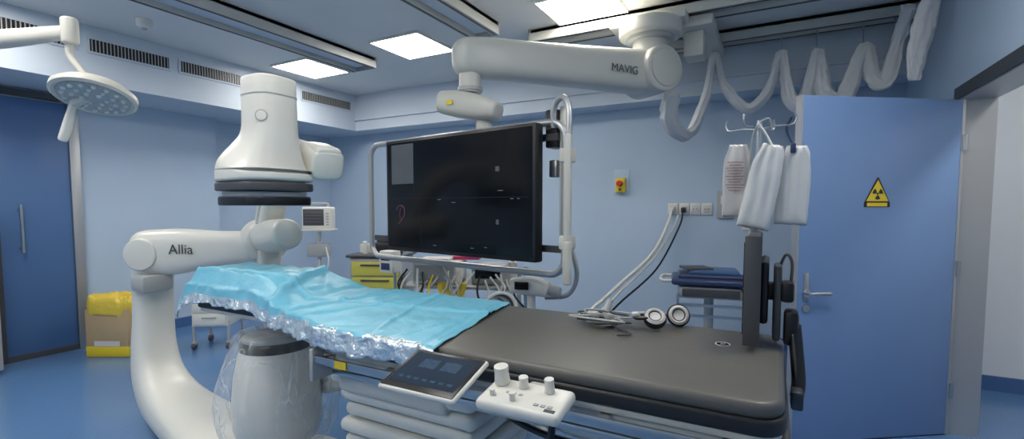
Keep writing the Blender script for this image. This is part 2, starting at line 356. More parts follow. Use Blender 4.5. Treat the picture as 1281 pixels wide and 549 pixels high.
loft('guard_handle',[(.72,.10,1.95),(.725,.09,2.05),(.76,.08,2.10),(.82,.06,2.10),(.86,.04,2.02),(.865,.03,1.85),(.865,.03,1.4),(.85,.04,1.2),(.80,.10,1.15)],.018,M['alu'],g,k=5,n=12)
box('side_column',(.765,.16,1.68),(.05,.07,.80),M['cream'],g,.012)
box('side_box_black',(.70,.15,1.95),(.08,.1,.22),M['black'],g,.01); box('side_clip',(.70,.15,1.72),(.05,.06,.10),M['metal'],g,.006)
for z in (1.30,1.78): box(f'clamp_{int(z*100)}',(.86,.03,z),(.07,.08,.08),M['cream'],g,.012)
cyl('white_rod',(.885,-.01,1.10),(.885,-.01,1.88),.020,M['cream'],g,cap=.01); cyl('rod_grip',(.885,-.01,1.08),(.885,-.01,1.3),.026,M['cream'],g,cap=.01)
boxes('bracket_arms',[((0,.11,1.9),(1.5,.03,.04)),((-.1,.11,1.25),(1.8,.03,.04)),((.05,.15,1.6),(.35,.07,.3))],M['dgrey'],g)
loft('side_hose',[(.76,.2,1.3),(.80,.24,1.1),(.7,.3,.95),(.5,.35,.9)],.015,M['grey'],g,k=6,n=8)

# ---------------- hanging sleeve ----------------
g=grp('cable_sleeve_swag')
pts=[(-.80,4.40,2.47),(-.84,4.5,2.33),(-.81,4.67,2.20),(-.703,4.85,2.20),(-.582,4.92,2.55),(-.528,4.95,2.92),(-.43,4.96,2.62),(-.239,4.99,2.40),(-.074,4.99,2.53),(.023,5.0,2.86),(.10,4.99,2.47),(.22,4.99,2.42),(.302,5.0,2.83),(.36,4.98,2.48),(.50,4.98,2.42),(.634,5.0,2.82),(.70,5.0,2.58),(.784,4.98,2.53),(.85,4.95,2.84),(.864,4.7,3.0)]
k=12; Pn=cr(pts,k); rad=[]
for i in range(len(Pn)):
    zz=Pn[i].z; r=.040+.022*max(0,min(1,(2.75-zz)/.35))+.006*noise.noise(Vector((i*.15,0,0)))
    rad.append((r*1.15,r*.7))
loft('sleeve',Pn,rad,M['cloth'],g,n=36,wr=.012,ang=80,cap=.01,flute=.10)
for i in (5,9,12,15,18):
    q=Vector(pts[i]); loft(f'hook_{i}',[(q.x,q.y,q.z),(q.x,5.08,q.z+.06),(q.x,5.1,3.07)],.006,M['metal'],g,k=4,n=8)
loft('long_fold',[(.93,4.35,3.0),(.91,4.4,2.85),(.88,4.42,2.66),(.865,4.44,2.5),(.86,4.45,2.40)],[(.04,.025),(.07,.03),(.065,.03),(.05,.025),(.03,.02)],M['cloth'],g,k=8,n=36,wr=.012,flute=.12,ang=80)

# ---------------- surgical lamp ----------------
g=grp('surgical_lamp')
def W(px_k,D,h): return Vector((D*(.8788*px_k-.4772),D*(.8788+.4772*px_k),1.5+h))
e1=W(-.90,2.6,.92); e0=W(-1.10,2.6,.875); e00=W(-1.5,2.55,.83)
hd=W(-.855,2.6,.60)
loft('spring_arm',[e00,e0,e1],[(.045,.05),(.045,.048),(.03,.035)],M['cream'],g,n=20,pw=2.6,k=4,cap=.02)
cyl('ceiling_post',(e00.x,e00.y,2.2),(e00.x,e00.y,H-.03),.05,M['cream'],g); cyl('ceiling_canopy',(e00.x,e00.y,H-.1),(e00.x,e00.y,H-.001),.16,M['cream'],g)
cyl('elbow',e1-Vector((0,0,.05)),e1+Vector((0,0,.06)),.038,M['cream'],g,cap=.015)
loft('yoke',[e1-Vector((0,0,.04)),e1-Vector((.01,.0,.12)),hd+Vector((-.06,-.02,.10)),hd+Vector((-.05,0,.03))],[.02,.018,.018,.03],M['cream'],g,k=5,n=12)
ax=Vector((math.cos(math.radians(40)),math.sin(math.radians(40)),0))
RM=(Matrix.Rotation(math.radians(-20),4,ax)).to_euler()
def tilt(o): o.location=hd; o.rotation_euler=RM; return o
tilt(lathe('lamp_head',[(0.001,.05),(.08,.045),(.15,.03),(.185,.0),(.185,-.025),(.17,-.035),(.16,-.028),(.001,-.026)],(0,0,0),M['cream'],g))
tilt(lathe('lamp_lens',[(0.001,-.034),(.155,-.033),(.157,-.026)],(0,0,0),M['lens'],g))
bm=bmesh.new()
for rr,nn in ((.05,6),(.09,10),(.13,16)):
    for j in range(nn):
        a=2*math.pi*j/nn; mtx=Matrix.Translation((rr*math.cos(a),rr*math.sin(a),-.034)); bmesh.ops.create_uvsphere(bm,u_segments=8,v_segments=5,radius=.013,matrix=mtx)
tilt(finish('led_lenses',bm,M['led'],g))
h0=hd+Vector((-.09,-.06,-.05))
loft('handle_joint',[h0+Vector((.05,.03,.03)),h0],[.03,.026],M['cream'],g,n=14,cap=.01)
loft('sterile_handle',[h0,h0+Vector((-.02,-.01,-.06)),h0+Vector((-.05,-.02,-.14)),h0+Vector((-.07,-.03,-.19))],[.016,.02,.024,.022],M['white'],g,k=5,n=14,cap=.012)
loft('side_handle',[hd+Vector((-.14,-.09,.0)),hd+Vector((-.19,-.12,.03)),hd+Vector((-.21,-.06,.06)),hd+Vector((-.16,.0,.05))],.009,M['cream'],g,k=5,n=10)

# ---------------- C-arm angiography system ----------------
g=grp('c_arm_xray_machine')
ix,iy=-2.37,1.66
cx_=ix-.055
loft('detector_column',[(ix,iy,2.16),(ix,iy,1.98),(ix-.002,iy,1.90),(ix-.01,iy,1.84),(ix-.028,iy,1.78),(ix-.045,iy,1.73),(cx_,iy,1.69),(cx_,iy,1.645)],[(.115,.115),(.117,.117),(.12,.12),(.132,.132),(.158,.158),(.185,.185),(.205,.205),(.208,.208)],M['white'],g,up=(1,0,0),n=48,pw=3.4,k=4,cap=.016)
loft('column_seam',[(ix,iy,2.075),(ix,iy,2.080)],.1185,M['grey'],g,up=(1,0,0),n=48,pw=3.4)
loft('collar_seam',[(cx_,iy,1.690),(cx_,iy,1.694)],.2075,M['grey'],g,up=(1,0,0),n=48,pw=3.4)
bn=Vector((.62,-.78,0))
cyl('column_badge',Vector((ix,iy,1.96))+bn*.128,Vector((ix,iy,1.96))+bn*.138,.03,M['grey'],g)
cyl('column_badge_inner',Vector((ix,iy,1.96))+bn*.138,Vector((ix,iy,1.96))+bn*.1395,.024,M['white'],g)
loft('detector_gap',[(cx_,iy,1.64),(cx_,iy,1.60)],.175,M['grey'],g,up=(1,0,0),n=40,pw=3.5)
loft('detector_plate_upper',[(cx_,iy,1.616),(cx_,iy,1.588)],.203,M['dgrey'],g,up=(1,0,0),n=40,pw=4,cap=.008)
loft('detector_plate_mid',[(cx_,iy,1.575),(cx_,iy,1.55)],.175,M['grey'],g,up=(1,0,0),n=40,pw=4)
loft('detector_plate_rim',[(cx_,iy,1.553),(cx_,iy,1.543)],.188,M['bluel'],g,up=(1,0,0),n=40,pw=4)
loft('detector_plate_lower',[(cx_,iy,1.543),(cx_,iy,1.512)],.192,M['black'],g,up=(1,0,0),n=40,pw=4,cap=.008)
A=Vector((-2.47,1.97,1.13)); b=Vector((-.97,.25,0)).normalized(); R=.68
arc=[];ar=[]
for j in range(25):
    a=math.radians(112-234*j/24); arc.append(A+b*(R*math.cos(a))+Vector((0,0,R*math.sin(a)))); ar.append((.08,.075))
loft('c_arc',arc,ar,M['white'],g,up=(arc[0]-A),n=28,pw=4,cap=.02)
nn=Vector((b.y,-b.x,0)); nn=nn if nn.y<0 else -nn
loft('c_arc_groove',[q+nn*.078 for q in arc],[(.004,.02)]*25,M['grey'],g,up=(arc[0]-A),n=12,pw=4)
loft('upper_bracket',[A+Vector((0,0,.66)),A+Vector((.0,-.15,.68)),Vector((ix,iy+.05,1.80))],[(.11,.09),(.1,.09),(.09,.08)],M['white'],g,n=24,pw=3,k=4)
loft('upper_bracket_cap',[A-b*.25+Vector((0,0,.60)),A-b*.08+Vector((0,0,.65))],[(.095,.085),(.11,.10)],M['white'],g,n=24,pw=4,cap=.02)
loft('lower_bracket',[A+Vector((0,0,-.66)),A+Vector((.0,-.12,-.66)),Vector((ix,iy+.05,.5))],[(.12,.1),(.11,.1),(.1,.09)],M['white'],g,n=24,pw=3,k=4)
piv=A+b*.70+Vector((0,0,.13))
L0=Vector((-3.86,1.77,1.17))
loft('pivot_barrel',[piv-b*.40+Vector((0,-.02,.06)),piv-b*.05+Vector((0,0,.03))],[(.10,.10),(.12,.12)],M['white'],g,n=30,cap=.035,k=3)
loft('pivot_collar',[piv-b*.03,piv+b*.08],.15,M['white'],g,n=30,cap=.03)
dv=piv+b*.05-L0-Vector((0,0,.04))
AD=dv.normalized()
loft('horizontal_arm',[L0-AD*.02,L0+dv*.25,L0+dv*.6,L0+dv*.9,L0+dv],[(.13,.165),(.13,.16),(.12,.125),(.12,.11),(.12,.11)],M['white'],g,n=30,pw=3,k=5,cap=.11)
yaw=math.atan2(AD.y,AD.x); tn=Vector((math.sin(yaw),-math.cos(yaw),0))
text('arm_lettering','Allia',.095,L0+dv*.36+tn*.137+Vector((0,0,.015)),(math.pi/2,0,yaw),M['dgrey'],g)
cyl('arm_elbow_disc',L0+tn*.10,L0+tn*.134,.11,M['white'],g,cap=.012,n=40)
loft('support_leg',[(-3.86,1.77,1.2),(-3.885,1.77,.98),(-3.90,1.77,.72),(-3.89,1.76,.5),(-3.82,1.75,.3),(-3.62,1.73,.17),(-3.25,1.69,.12),(-2.8,1.64,.11),(-2.35,1.60,.10)],
     [(.12,.10),(.12,.09),(.12,.09),(.13,.10),(.15,.12),(.18,.12),(.22,.11),(.26,.095),(.26,.08)],M['white'],g,up=(-1,0,0),n=30,pw=3,k=5,cap=.04)
box('leg_shoulder',(-3.79,1.72,.97),(.18,.20,.12),M['grey'],g,.03)
cyl('floor_turntable',(-2.35,1.6,0.0),(-2.35,1.6,.06),.42,M['grey'],g,n=48,cap=.01)
lathe('xray_tube_housing',[(.12,.0),(.20,.02),(.225,.10),(.225,.25),(.215,.36),(.195,.46),(.18,.52)],(ix,iy,.22),M['white'],g)
lathe('tube_top_ring',[(.182,.0),(.182,.035),(.17,.05)],(ix,iy,.735),M['black'],g)
lathe('collimator_cap',[(.168,.0),(.168,.04),(.15,.052),(.001,.054)],(ix,iy,.76),M['grey'],g)
lathe('plastic_cover_bag',[(.16,.605),(.195,.605),(.205,.585),(.22,.54),(.25,.45),(.29,.33),(.315,.20),(.30,.08),(.25,-.0),(.14,-.04)],(ix,iy,.225),M['bag'],g,n=110,nz=.030,nsc=4)
loft('bag_tail',[(ix+.15,iy-.18,.25),(ix+.22,iy-.22,.14),(ix+.30,iy-.26,.10)],[(.10,.03),(.08,.03),(.12,.015)],M['bag'],g,k=5,n=20,wr=.05)

# ---------------- patient table ----------------
g=grp('patient_table')
TZ=1.02; YN,YFt=1.29,2.03
def plan(grow=0,z=0):
    return [(.04+grow,YN-grow),(.05+grow,YFt+grow),(-1.9,YFt+grow),(-2.35,1.91+grow),(-2.86-grow,1.88+grow),(-2.86-grow,1.50-grow),(-2.2,1.50-grow),(-1.5,YN-grow)]
def slab(name,z0,z1,m,grow=0,bev=.015,corner=.07):
    bm=bmesh.new(); vs=[bm.verts.new((x,y,z0)) for x,y in plan(grow)]; f=bm.faces.new(vs)
    r=bmesh.ops.extrude_face_region(bm,geom=[f]); bmesh.ops.translate(bm,vec=(0,0,z1-z0),verts=[v for v in r['geom'] if isinstance(v,bmesh.types.BMVert)])
    ve=[e for e in bm.edges if abs(e.verts[0].co.z-e.verts[1].co.z)>1e-4]
    bmesh.ops.bevel(bm,geom=ve,offset=corner,segments=5,profile=.5,affect='EDGES')
    if bev:
        he=[e for e in bm.edges if abs(e.verts[0].co.z-e.verts[1].co.z)<1e-4 and e.calc_face_angle(0)>.8]
        bmesh.ops.bevel(bm,geom=he,offset=bev,segments=3,profile=.5,affect='EDGES')
    return finish(name,bm,m,g,ang=50)
slab('mattress_top',TZ-.045,TZ,M['matt'],0,.018)
slab('mattress_base',TZ-.085,TZ-.040,M['mattside'],.006,.01)
slab('tabletop',TZ-.105,TZ-.083,M['beige'],-.003,.004)
lathe('mattress_emblem',[(.0255,0),(.0255,.0012),(.021,.0012),(.021,0)],(-.14,1.8,TZ),M['paper'],g); text('emblem_mark','30',.018,(-.14,1.8,TZ+.001),(0,0,0),M['paper'],g)
boxes('under_frame',[((-.85,1.40,.885),(1.7,.05,.055)),((-1.0,1.92,.885),(2.0,.05,.055)),((-.02,1.66,.885),(.06,.5,.055)),((-1.25,1.66,.87),(.9,.5,.05))],M['beige'],g)
box('near_side_fairing',(-.79,1.32,.885),(1.58,.03,.06),M['beige'],g,.01)
box('near_accessory_rail',(-.80,1.262,.90),(1.6,.012,.03),M['metal'],g,.003); box('far_accessory_rail',(-.95,2.055,.90),(1.9,.012,.03),M['metal'],g,.003)
for i,x in enumerate((-1.52,-1.2,-.4,-.08)):
    box(f'rail_spacer_near_{i}',(x,1.30,.90),(.03,.07,.025),M['metal'],g); box(f'rail_spacer_far_{i}',(x,2.02,.90),(.03,.07,.025),M['metal'],g)
box('lower_rail',(-.80,1.36,.82),(1.6,.02,.022),M['metal'],g,.004); box('lower_rail_b',(-.80,1.42,.79),(1.6,.03,.04),M['beige'],g,.008)
box('rail_end_plate',(-1.58,1.30,.875),(.02,.10,.13),M['grey'],g,.005)
box('label_yellow',(-1.42,1.254,.90),(.06,.003,.03),M['yellow'],g)
box('end_plate',(.045,1.66,.885),(.025,.6,.06),M['dgrey'],g,.008)
box('carriage_cover',(-1.28,1.64,.80),(.74,.52,.10),M['white'],g,.04,4)
box('carriage_front',(-1.30,1.44,.79),(.56,.14,.12),M['beige'],g,.03,3)
for i in range(7):
    w=.68-(i%2)*.03; dd=.48-(i%2)*.03
    box(f'bellows_{i}',(-1.26,1.64,.71-i*.07),(w+.006*i,dd,.062),M['white'],g,.028,4)
box('pedestal_lower',(-1.25,1.64,.14),(.86,.58,.22),M['white'],g,.05,4)
box('pedestal_plinth',(-1.25,1.64,.025),(.95,.66,.05),M['grey'],g,.015)
loft('under_cable_a',[(-.3,1.5,.86),(-.45,1.45,.74),(-.7,1.5,.70),(-.95,1.55,.74)],.012,M['black'],g,k=6,n=8)
loft('under_cable_b',[(-.1,1.45,.86),(-.3,1.42,.78),(-.55,1.45,.75),(-.75,1.5,.78),(-1.0,1.5,.78)],.010,M['grey'],g,k=6,n=8)
loft('under_cable_c',[(-.6,1.38,.82),(-.62,1.36,.6),(-.7,1.38,.35),(-.85,1.45,.2)],.012,M['black'],g,k=6,n=8)

# ---------------- blue drape ----------------
def ridge(x,y,x0,y0,dx,dy,w,h):
    L=math.hypot(dx,dy); dx/=L; dy/=L
    d=(x-x0)*(-dy)+(y-y0)*dx+.012*noise.noise(Vector((x*6,y*6,x0)))
    return h*math.exp(-(d/w)**2)
def drape():
    bm=bmesh.new(); nu,nv=180,100; V=[]
    x0,x1=-2.99,-.985
    for i in range(nu+1):
        u=i/nu; x=x0+(x1-x0)*u; row=[]
        t=min(1,max(0,(x+2.2)/.7)); tf=min(1,max(0,(x+2.4)/.5)); tf=tf*tf*(3-2*tf)
        yn=1.485+(YN-.012-1.485)*t; yf=1.90+(YFt+.015-1.90)*tf
        hump=.115*(1-min(1,max(0,(x+2.35)/.32))**2) if x<-2.03 else 0
        dn=.078+.03*noise.noise(Vector((x*4,0,0)))+.012*noise.noise(Vector((x*17,0,4)))+.02*(1-t); df=.05+.03*noise.noise(Vector((x*4,5,0)))
        tot=dn+(yf-yn)+df
        for j in range(nv+1):
            s=j/nv*tot
            if s<dn: y=yn-.004-.03*noise.noise(Vector((x*13,s*6,2)))-.012-.25*max(0,(dn-s)); z=TZ+.010-(dn-s)
            elif s<dn+yf-yn: y=yn+s-dn; z=TZ+.010
            else: y=yf+.006+.02*noise.noise(Vector((x*14,s*6,7))); z=TZ+.010-(s-dn-(yf-yn))
            f=min(1,max(0,(y-yn)/.06))*min(1,max(0,(yf-y)/.06))
            z+=hump*(.35+.65*f)
            hd_=1 if x<-2.0 else .45
            a=(abs(noise.noise(Vector((x*5+y*2,y*5-x,3))))*.030+noise.noise(Vector((x*16,y*16,6)))*.005)*hd_
            a+=sum(ridge(x,y,*q) for q in ((-1.9,1.4,.2,1,.012,.020),(-1.65,1.6,.5,1,.010,.014),(-1.35,1.5,-.25,1,.009,.012),(-1.5,1.7,1,.12,.012,.012),(-1.15,1.4,.4,1,.008,.010),(-2.15,1.6,-.3,1,.018,.03)))
            z+=max(-.002,a)*(.4+.6*f)
            z+=.004*max(0,1-abs(((x+3)%.36)-.18)/.012)*f
            xx=x
            if x<-2.88: z-=((-2.88-x)/.11)**1.2*.10; xx=-2.88-(-2.88-x)*.35
            if u>.97: z-=0.004
            xx+= .008*noise.noise(Vector((0,y*9,u*3)))*u - .15*max(0,(y-yn)/(yf-yn))*max(0,u-.6)/.4*.9
            row.append(bm.verts.new((xx,y,z)))
        V.append(row)
    for i in range(nu):
        for j in range(nv):
            f=bm.faces.new((V[i][j],V[i+1][j],V[i+1][j+1],V[i][j+1]))
            f.material_index=1 if (j<8+2.5*noise.noise(Vector((i*.08,0,9)))) else 0
    return finish('surgical_drape',bm,[M['drape'],M['foil']],ang=180)
o=drape(); md=o.modifiers.new('th','SOLIDIFY'); md.thickness=.002

# ---------------- controls on near rail ----------------
g=grp('touch_control_tablet',(-.88,1.13,.995),rot=(math.radians(17),0,0))
box('frame',(0,0,0),(.275,.20,.018),M['white'],g,.008,3); box('bezel',(0,0,.0095),(.260,.185,.004),M['black'],g,.002)
box('display',(0,.005,.0118),(.235,.15,.001),M['tabui'],g)
box('ui_image_a',(-.035,.03,.0126),(.06,.045,.0005),M['tabimg'],g); box('ui_image_b',(.045,.03,.0126),(.06,.045,.0005),M['tabimg'],g)
boxes('ui_row',[((-.09+.03*i,-.045,.0126),(.018,.010,.0005)) for i in range(7)],M['tabimg'],g)
box('mount_arm',(0,.05,-.05),(.05,.05,.09),M['dgrey'],g,.01); box('clamp',(0,.085,-.09),(.07,.03,.06),M['dgrey'],g,.01)
g=grp('joystick_control_panel',(-.585,1.155,.965),rot=(math.radians(10),0,0))
box('body',(0,0,0),(.25,.14,.035),M['white'],g,.015,4); box('mount',(0,.075,-.02),(.06,.05,.05),M['grey'],g,.01)
def knob(n,x,y,r,h): lathe(n,[(r*.9,0),(r*1.05,.004),(r,.3*h),(r*.92,.7*h),(r,.85*h),(r*.95,h),(.001,h*1.02)],(x,y,.016),M['white'],g,n=24)
knob('joystick_large',-.09,.035,.022,.055); knob('joystick_mid',-.02,.035,.014,.034); knob('joystick_tall',.06,.035,.014,.042)
knob('toggle_a',-.085,-.03,.009,.020); knob('toggle_b',-.02,-.035,.009,.024)
boxes('buttons',[((.05+.02*i,-.035,.018),(.013,.010,.004)) for i in range(3)]+[((-.05+.02*i,-.005,.018),(.01,.008,.004)) for i in range(3)],M['grey'],g)
box('label',(.095,-.05,.018),(.03,.012,.001),M['dgrey'],g)

# ---------------- items on mattress ----------------
g=grp('headphones',(-.36,1.93,TZ))
for i,(dx,dy) in enumerate(((-.03,-.05),(.04,.05))):
    o=lathe(f'ear_cup_{i}',[(.001,-.02),(.03,-.02),(.042,-.01),(.045,.005),(.04,.016),(.022,.02),(.02,.014),(.001,.012)],(0,0,0),M['black'],g); o.location=(dx,dy,.045); o.rotation_euler=(math.radians(70 if i else 40),0,.3)
    o=lathe(f'ear_pad_{i}',[(.022,.016),(.03,.024),(.039,.016),(.036,.012)],(0,0,0),M['paper'],g); o.location=(dx,dy,.045); o.rotation_euler=(math.radians(70 if i else 40),0,.3)
loft('headband',[(-.05,-.07,.05),(-.09,-.07,.045),(-.11,0,.04),(-.07,.08,.03),(.01,.10,.03),(.04,.08,.045)],[(.014,.007)]*6,M['black'],g,k=6,n=12,pw=3)
loft('band_pad',[(-.098,-.055,.052),(-.118,0,.047),(-.085,.06,.038)],[(.014,.007)]*3,M['paper'],g,k=6,n=12,pw=3)
g=grp('sensor_cable_bundle',(-.59,1.86,TZ+.002))
for i in range(6):
    r=.045+.010*i; pts=[(r*math.cos(a)*1.2+.012*i*math.sin(3*a+i),r*math.sin(a)*.9,.006+.006*i+.004*math.sin(2*a+i)) for a in [j*math.pi/5 for j in range(10)]]
    loft(f'coil_{i}',pts+[pts[0]],.004,M['grey' if i%2 else 'dgrey'],g,k=4,n=8)
box('sensor_block',(-.05,.02,.03),(.05,.035,.03),M['grey'],g,.008,rot=(0,0,.4)); box('connector',(.0,.06,.025),(.03,.06,.025),M['grey'],g,.006,rot=(0,.2,.7)); cyl('plug',(-.01,.06,.04),(.0,.09,.085),.014,M['grey'],g)
loft('lead',[(.04,-.02,.01),(.08,-.06,.006),(.12,-.08,.006),(.14,-.12,.006),(.10,-.15,.006)],.004,M['dgrey'],g,k=6,n=8)

# ---------------- side-on monitor at foot end ----------------
g=grp('table_side_monitor')
box('screen_body',(-.055,1.99,1.22),(.045,.48,.36),M['black'],g,.012); box('rear_bulge',(-.02,1.99,1.2),(.03,.26,.22),M['black'],g,.012)
box('glass',(-.079,1.99,1.225),(.003,.44,.31),M['screen'],g)
box('rim',(-.052,1.75,1.22),(.05,.006,.365),M['dgrey'],g,.002)
box('bracket_plate',(.022,1.90,1.17),(.025,.12,.26),M['dgrey'],g,.01); box('bracket_link',(.0,1.93,1.2),(.05,.06,.06),M['black'],g,.01); box('bracket_upper',(.052,1.88,1.21),(.04,.08,.07),M['black'],g,.012)
box('bracket_knuckle',(.066,1.87,1.09),(.045,.08,.12),M['black'],g,.015)
loft('bracket_arm',[(.075,1.86,1.1),(.085,1.82,1.0),(.09,1.79,.93),(.085,1.76,.89)],[(.02,.018)]*4,M['black'],g,k=5,n=12,pw=3)
box('clamp',(.085,1.75,.89),(.035,.08,.06),M['dkmetal'],g,.008)
loft('bracket_cable',[(.02,1.95,1.26),(.045,1.93,1.33),(.065,1.92,1.3),(.06,1.90,1.2)],.005,M['dgrey'],g,k=6,n=8)

# ---------------- IV pole ----------------
g=grp('infusion_pole')
px,py=-.06,2.29
cyl('pole',(px,py,.87),(px,py,1.86),.011,M['metal'],g); cyl('lower_tube',(px,py,.87),(px,py,1.44),.016,M['white'],g)
box('rail_clamp',(px,py-.11,.90),(.05,.24,.05),M['dgrey'],g,.01)
box('pole_controller',(px-.03,py,1.46),(.05,.06,.13),M['white'],g,.012)
for i,(dx,dy) in enumerate(((-.12,.05),(.12,-.03),(.05,.1),(-.05,-.09))):
    loft(f'hook_{i}',[(px,py,1.82),(px+dx*.5,py+dy*.5,1.83),(px+dx,py+dy,1.83),(px+dx*1.12,py+dy*1.12,1.855),(px+dx*1.05,py+dy*1.05,1.875)],.004,M['metal'],g,k=5,n=8)
def pouch(name,c,w,h,rz,m,tilt=0,thk=.022):
    bm=bmesh.new(); nu,nv=30,30
    for sd in (1,-1):
        V=[]
        for i in range(nu+1):
            row=[]
            for j in range(nv+1):
                u=i/nu*2-1; v=j/nv*2-1
                ww=w/2*(1-.40*max(0,v)**2.5)
                bul=thk*(max(0,1-u*u)**.5)*(max(0,1-v**6)**.5)*(1-.3*v)
                fold=.005*math.sin(u*9+c[0]*40+v*1.2)*(.5+.5*v)
                row.append(bm.verts.new((u*ww+.006*noise.noise(Vector((0,v*3,w*9))),sd*bul+fold+.004*noise.noise(Vector((u*2,v*2,w*50+c[0]*9))),v*h/2)))
            V.append(row)
        for i in range(nu):
            for j in range(nv): bm.faces.new((V[i][j],V[i+1][j],V[i+1][j+1],V[i][j+1]))
    bmesh.ops.remove_doubles(bm,verts=bm.verts,dist=.0004)
    return finish(name,bm,m,g,ang=180,loc=c,rot=(0,tilt,rz))
pouch('printed_pouch',(px-.08,py-.0,1.61),.115,.31,.3,M['paper'],thk=.008)
boxes_=boxes('pouch_print',[((0,0,.012*i),(.05+.012*((i*7)%3),.001,.004)) for i in range(-6,5)],M['print'],g); boxes_.location=(px-.087,py-.018,1.64); boxes_.rotation_euler=(0,0,.3)
pouch('infusion_bag_a',(px+.02,py-.06,1.58),.125,.35,.2,M['ivb'],tilt=.20,thk=.014)
pouch('infusion_bag_b',(px+.13,py-.02,1.585),.12,.32,-.1,M['ivb'],tilt=.05,thk=.014)
loft('bag_hanger',[(px+.115,py-.03,1.86),(px+.10,py-.02,1.81),(px+.13,py-.02,1.74)],.005,M['navy'],g,k=4,n=8)
box('bag_clip',(px+.125,py-.03,1.735),(.02,.02,.04),M['navy'],g,.005)
loft('bag_hanger_b',[(px-.0,py-.04,1.84),(px+.03,py-.05,1.79),(px+.05,py-.06,1.745)],.004,M['white'],g,k=4,n=8)
loft('bag_tube',[(px-.02,py-.06,1.41),(px-.03,py-.03,1.28),(px+.0,py+.02,1.12),(px,py+.02,1.0)],.004,M['white'],g,k=5,n=8)
loft('pole_loop_cable',[(px+.05,py-.02,1.82),(px+.03,py-.04,1.86),(px-.02,py-.03,1.80),(px-.03,py,1.6),(px-.02,py+.02,1.42)],.004,M['grey'],g,k=5,n=8)

# ---------------- blue-top utility cart ----------------
g=grp('utility_cart',(-.42,4.0,0),math.radians(10))
box('top_tray',(0,0,.93),(.56,.42,.05),M['navy'],g,.02,3); box('top_well',(0,0,.965),(.46,.32,.04),M['navy'],g,.018,3)
box('folder_stack',(.02,0,1.0),(.36,.26,.03),M['doorL'],g,.008); box('side_flap',(-.1,-.02,1.02),(.2,.2,.02),M['dgrey'],g,.006,rot=(0,0,.3))
box('mid_unit',(0,0,.85),(.46,.36,.09),M['grey'],g,.02); box('drawer_front',(0,-.185,.85),(.40,.012,.06),M['dgrey'],g,.006)
cyl('column',(0,0,.12),(0,0,.82),.035,M['grey'],g)
for i,(a,b_) in enumerate(((.24,.18),(-.24,.18),(.24,-.18),(-.24,-.18))):
    loft(f'leg_{i}',[(0,0,.14),(a*.6,b_*.6,.12),(a,b_,.09)],[(.03,.025),(.025,.02),(.02,.018)],M['grey'],g,k=3,n=12)
casters(g,(-.24,.24),(-.18,.18))
loft('push_handle',[(-.24,-.15,.93),(-.34,-.15,.93),(-.36,0,.93),(-.34,.15,.93),(-.24,.15,.93)],.013,M['white'],g,k=5,n=10)
loft('power_lead',[(.2,-.2,.9),(.28,-.25,.8),(.27,-.26,.95),(.3,-.2,1.1),(.33,-.1,1.2)],.007,M['black'],g,k=6,n=8)
boxes('side_rails',[((0,-.2,.76),(.48,.015,.02)),((0,-.2,.68),(.48,.015,.02)),((-.23,-.2,.5),(.015,.015,.7)),((.23,-.2,.5),(.015,.015,.7))],M['metal'],g)

# ---------------- yellow drawer cart ----------------
g=grp('emergency_cart',(-3.72,3.9,0),math.radians(25))
box('body',(0,0,.53),(.56,.46,.86),M['grey'],g,.015)
for i in range(5):
    z=.21+i*.16; box(f'drawer_{i}',(0,-.24,z),(.50,.03,.145),M['ydr'],g,.008); box(f'drawer_handle_{i}',(0,-.262,z+.04),(.3,.02,.018),M['dgrey'],g,.004)
box('worktop',(0,0,.98),(.62,.52,.03),M['dgrey'],g,.01); boxes('worktop_lip',[((0,.25,1.0),(.6,.01,.04)),((.3,0,1.0),(.01,.5,.04))],M['grey'],g)
box('black_case',(.05,.02,1.05),(.26,.2,.12),M['black'],g,.02); box('case_lid',(.05,.02,1.13),(.2,.14,.04),M['dgrey'],g,.01)
cyl('bottle_blue',(.22,-.1,.99),(.22,-.1,1.14),.03,M['navy'],g,cap=.01); cyl('bottle_white',(-.15,-.12,.99),(-.15,-.12,1.12),.025,M['white'],g,cap=.01)
boxes('glove_box',[((-.18,.08,1.04),(.16,.12,.09))],M['white'],g)
casters(g,(-.22,.22),(-.18,.18),.045)

# ---------------- vital signs monitor on stand ----------------
g=grp('vital_signs_monitor',(-4.43,3.66,0),math.radians(32))
cyl('column',(0,0,.08),(0,0,1.24),.022,M['white'],g); 
for i in range(5):
    a=2*math.pi*i/5; loft(f'foot_{i}',[(0,0,.11),(.12*math.cos(a),.12*math.sin(a),.09),(.22*math.cos(a),.22*math.sin(a),.07)],[(.02,.02),(.018,.015),(.014,.012)],M['grey'],g,n=10)
    cyl(f'wheel_{i}',(.22*math.cos(a)-.012,.22*math.sin(a),.03),(.22*math.cos(a)+.012,.22*math.sin(a),.03),.03,M['black'],g,n=14)
box('shelf',(0,0,1.24),(.34,.26,.02),M['white'],g,.005)
box('case',(0,0,1.37),(.32,.16,.25),M['white'],g,.02,3); box('display',(-.03,-.082,1.38),(.22,.006,.18),M['dgrey'],g,.002)
boxes('traces',[((-.03,-.086,1.33+.035*i),(.18,.001,.003)) for i in range(4)],M['img3'],g)
boxes('side_buttons',[((.12,-.082,1.30+.03*i),(.025,.006,.015)) for i in range(5)],M['grey'],g)
loft('carry_handle',[(-.1,0,1.49),(-.09,0,1.53),(.09,0,1.53),(.1,0,1.49)],.01,M['grey'],g,k=4,n=10)
box('module_rack',(0,-.02,1.02),(.22,.14,.14),M['grey'],g,.01)
loft('leads',[(.1,-.09,1.05),(.14,-.14,.9),(.1,-.14,.75),(.03,-.1,.7)],.008,M['white'],g,k=5,n=8)

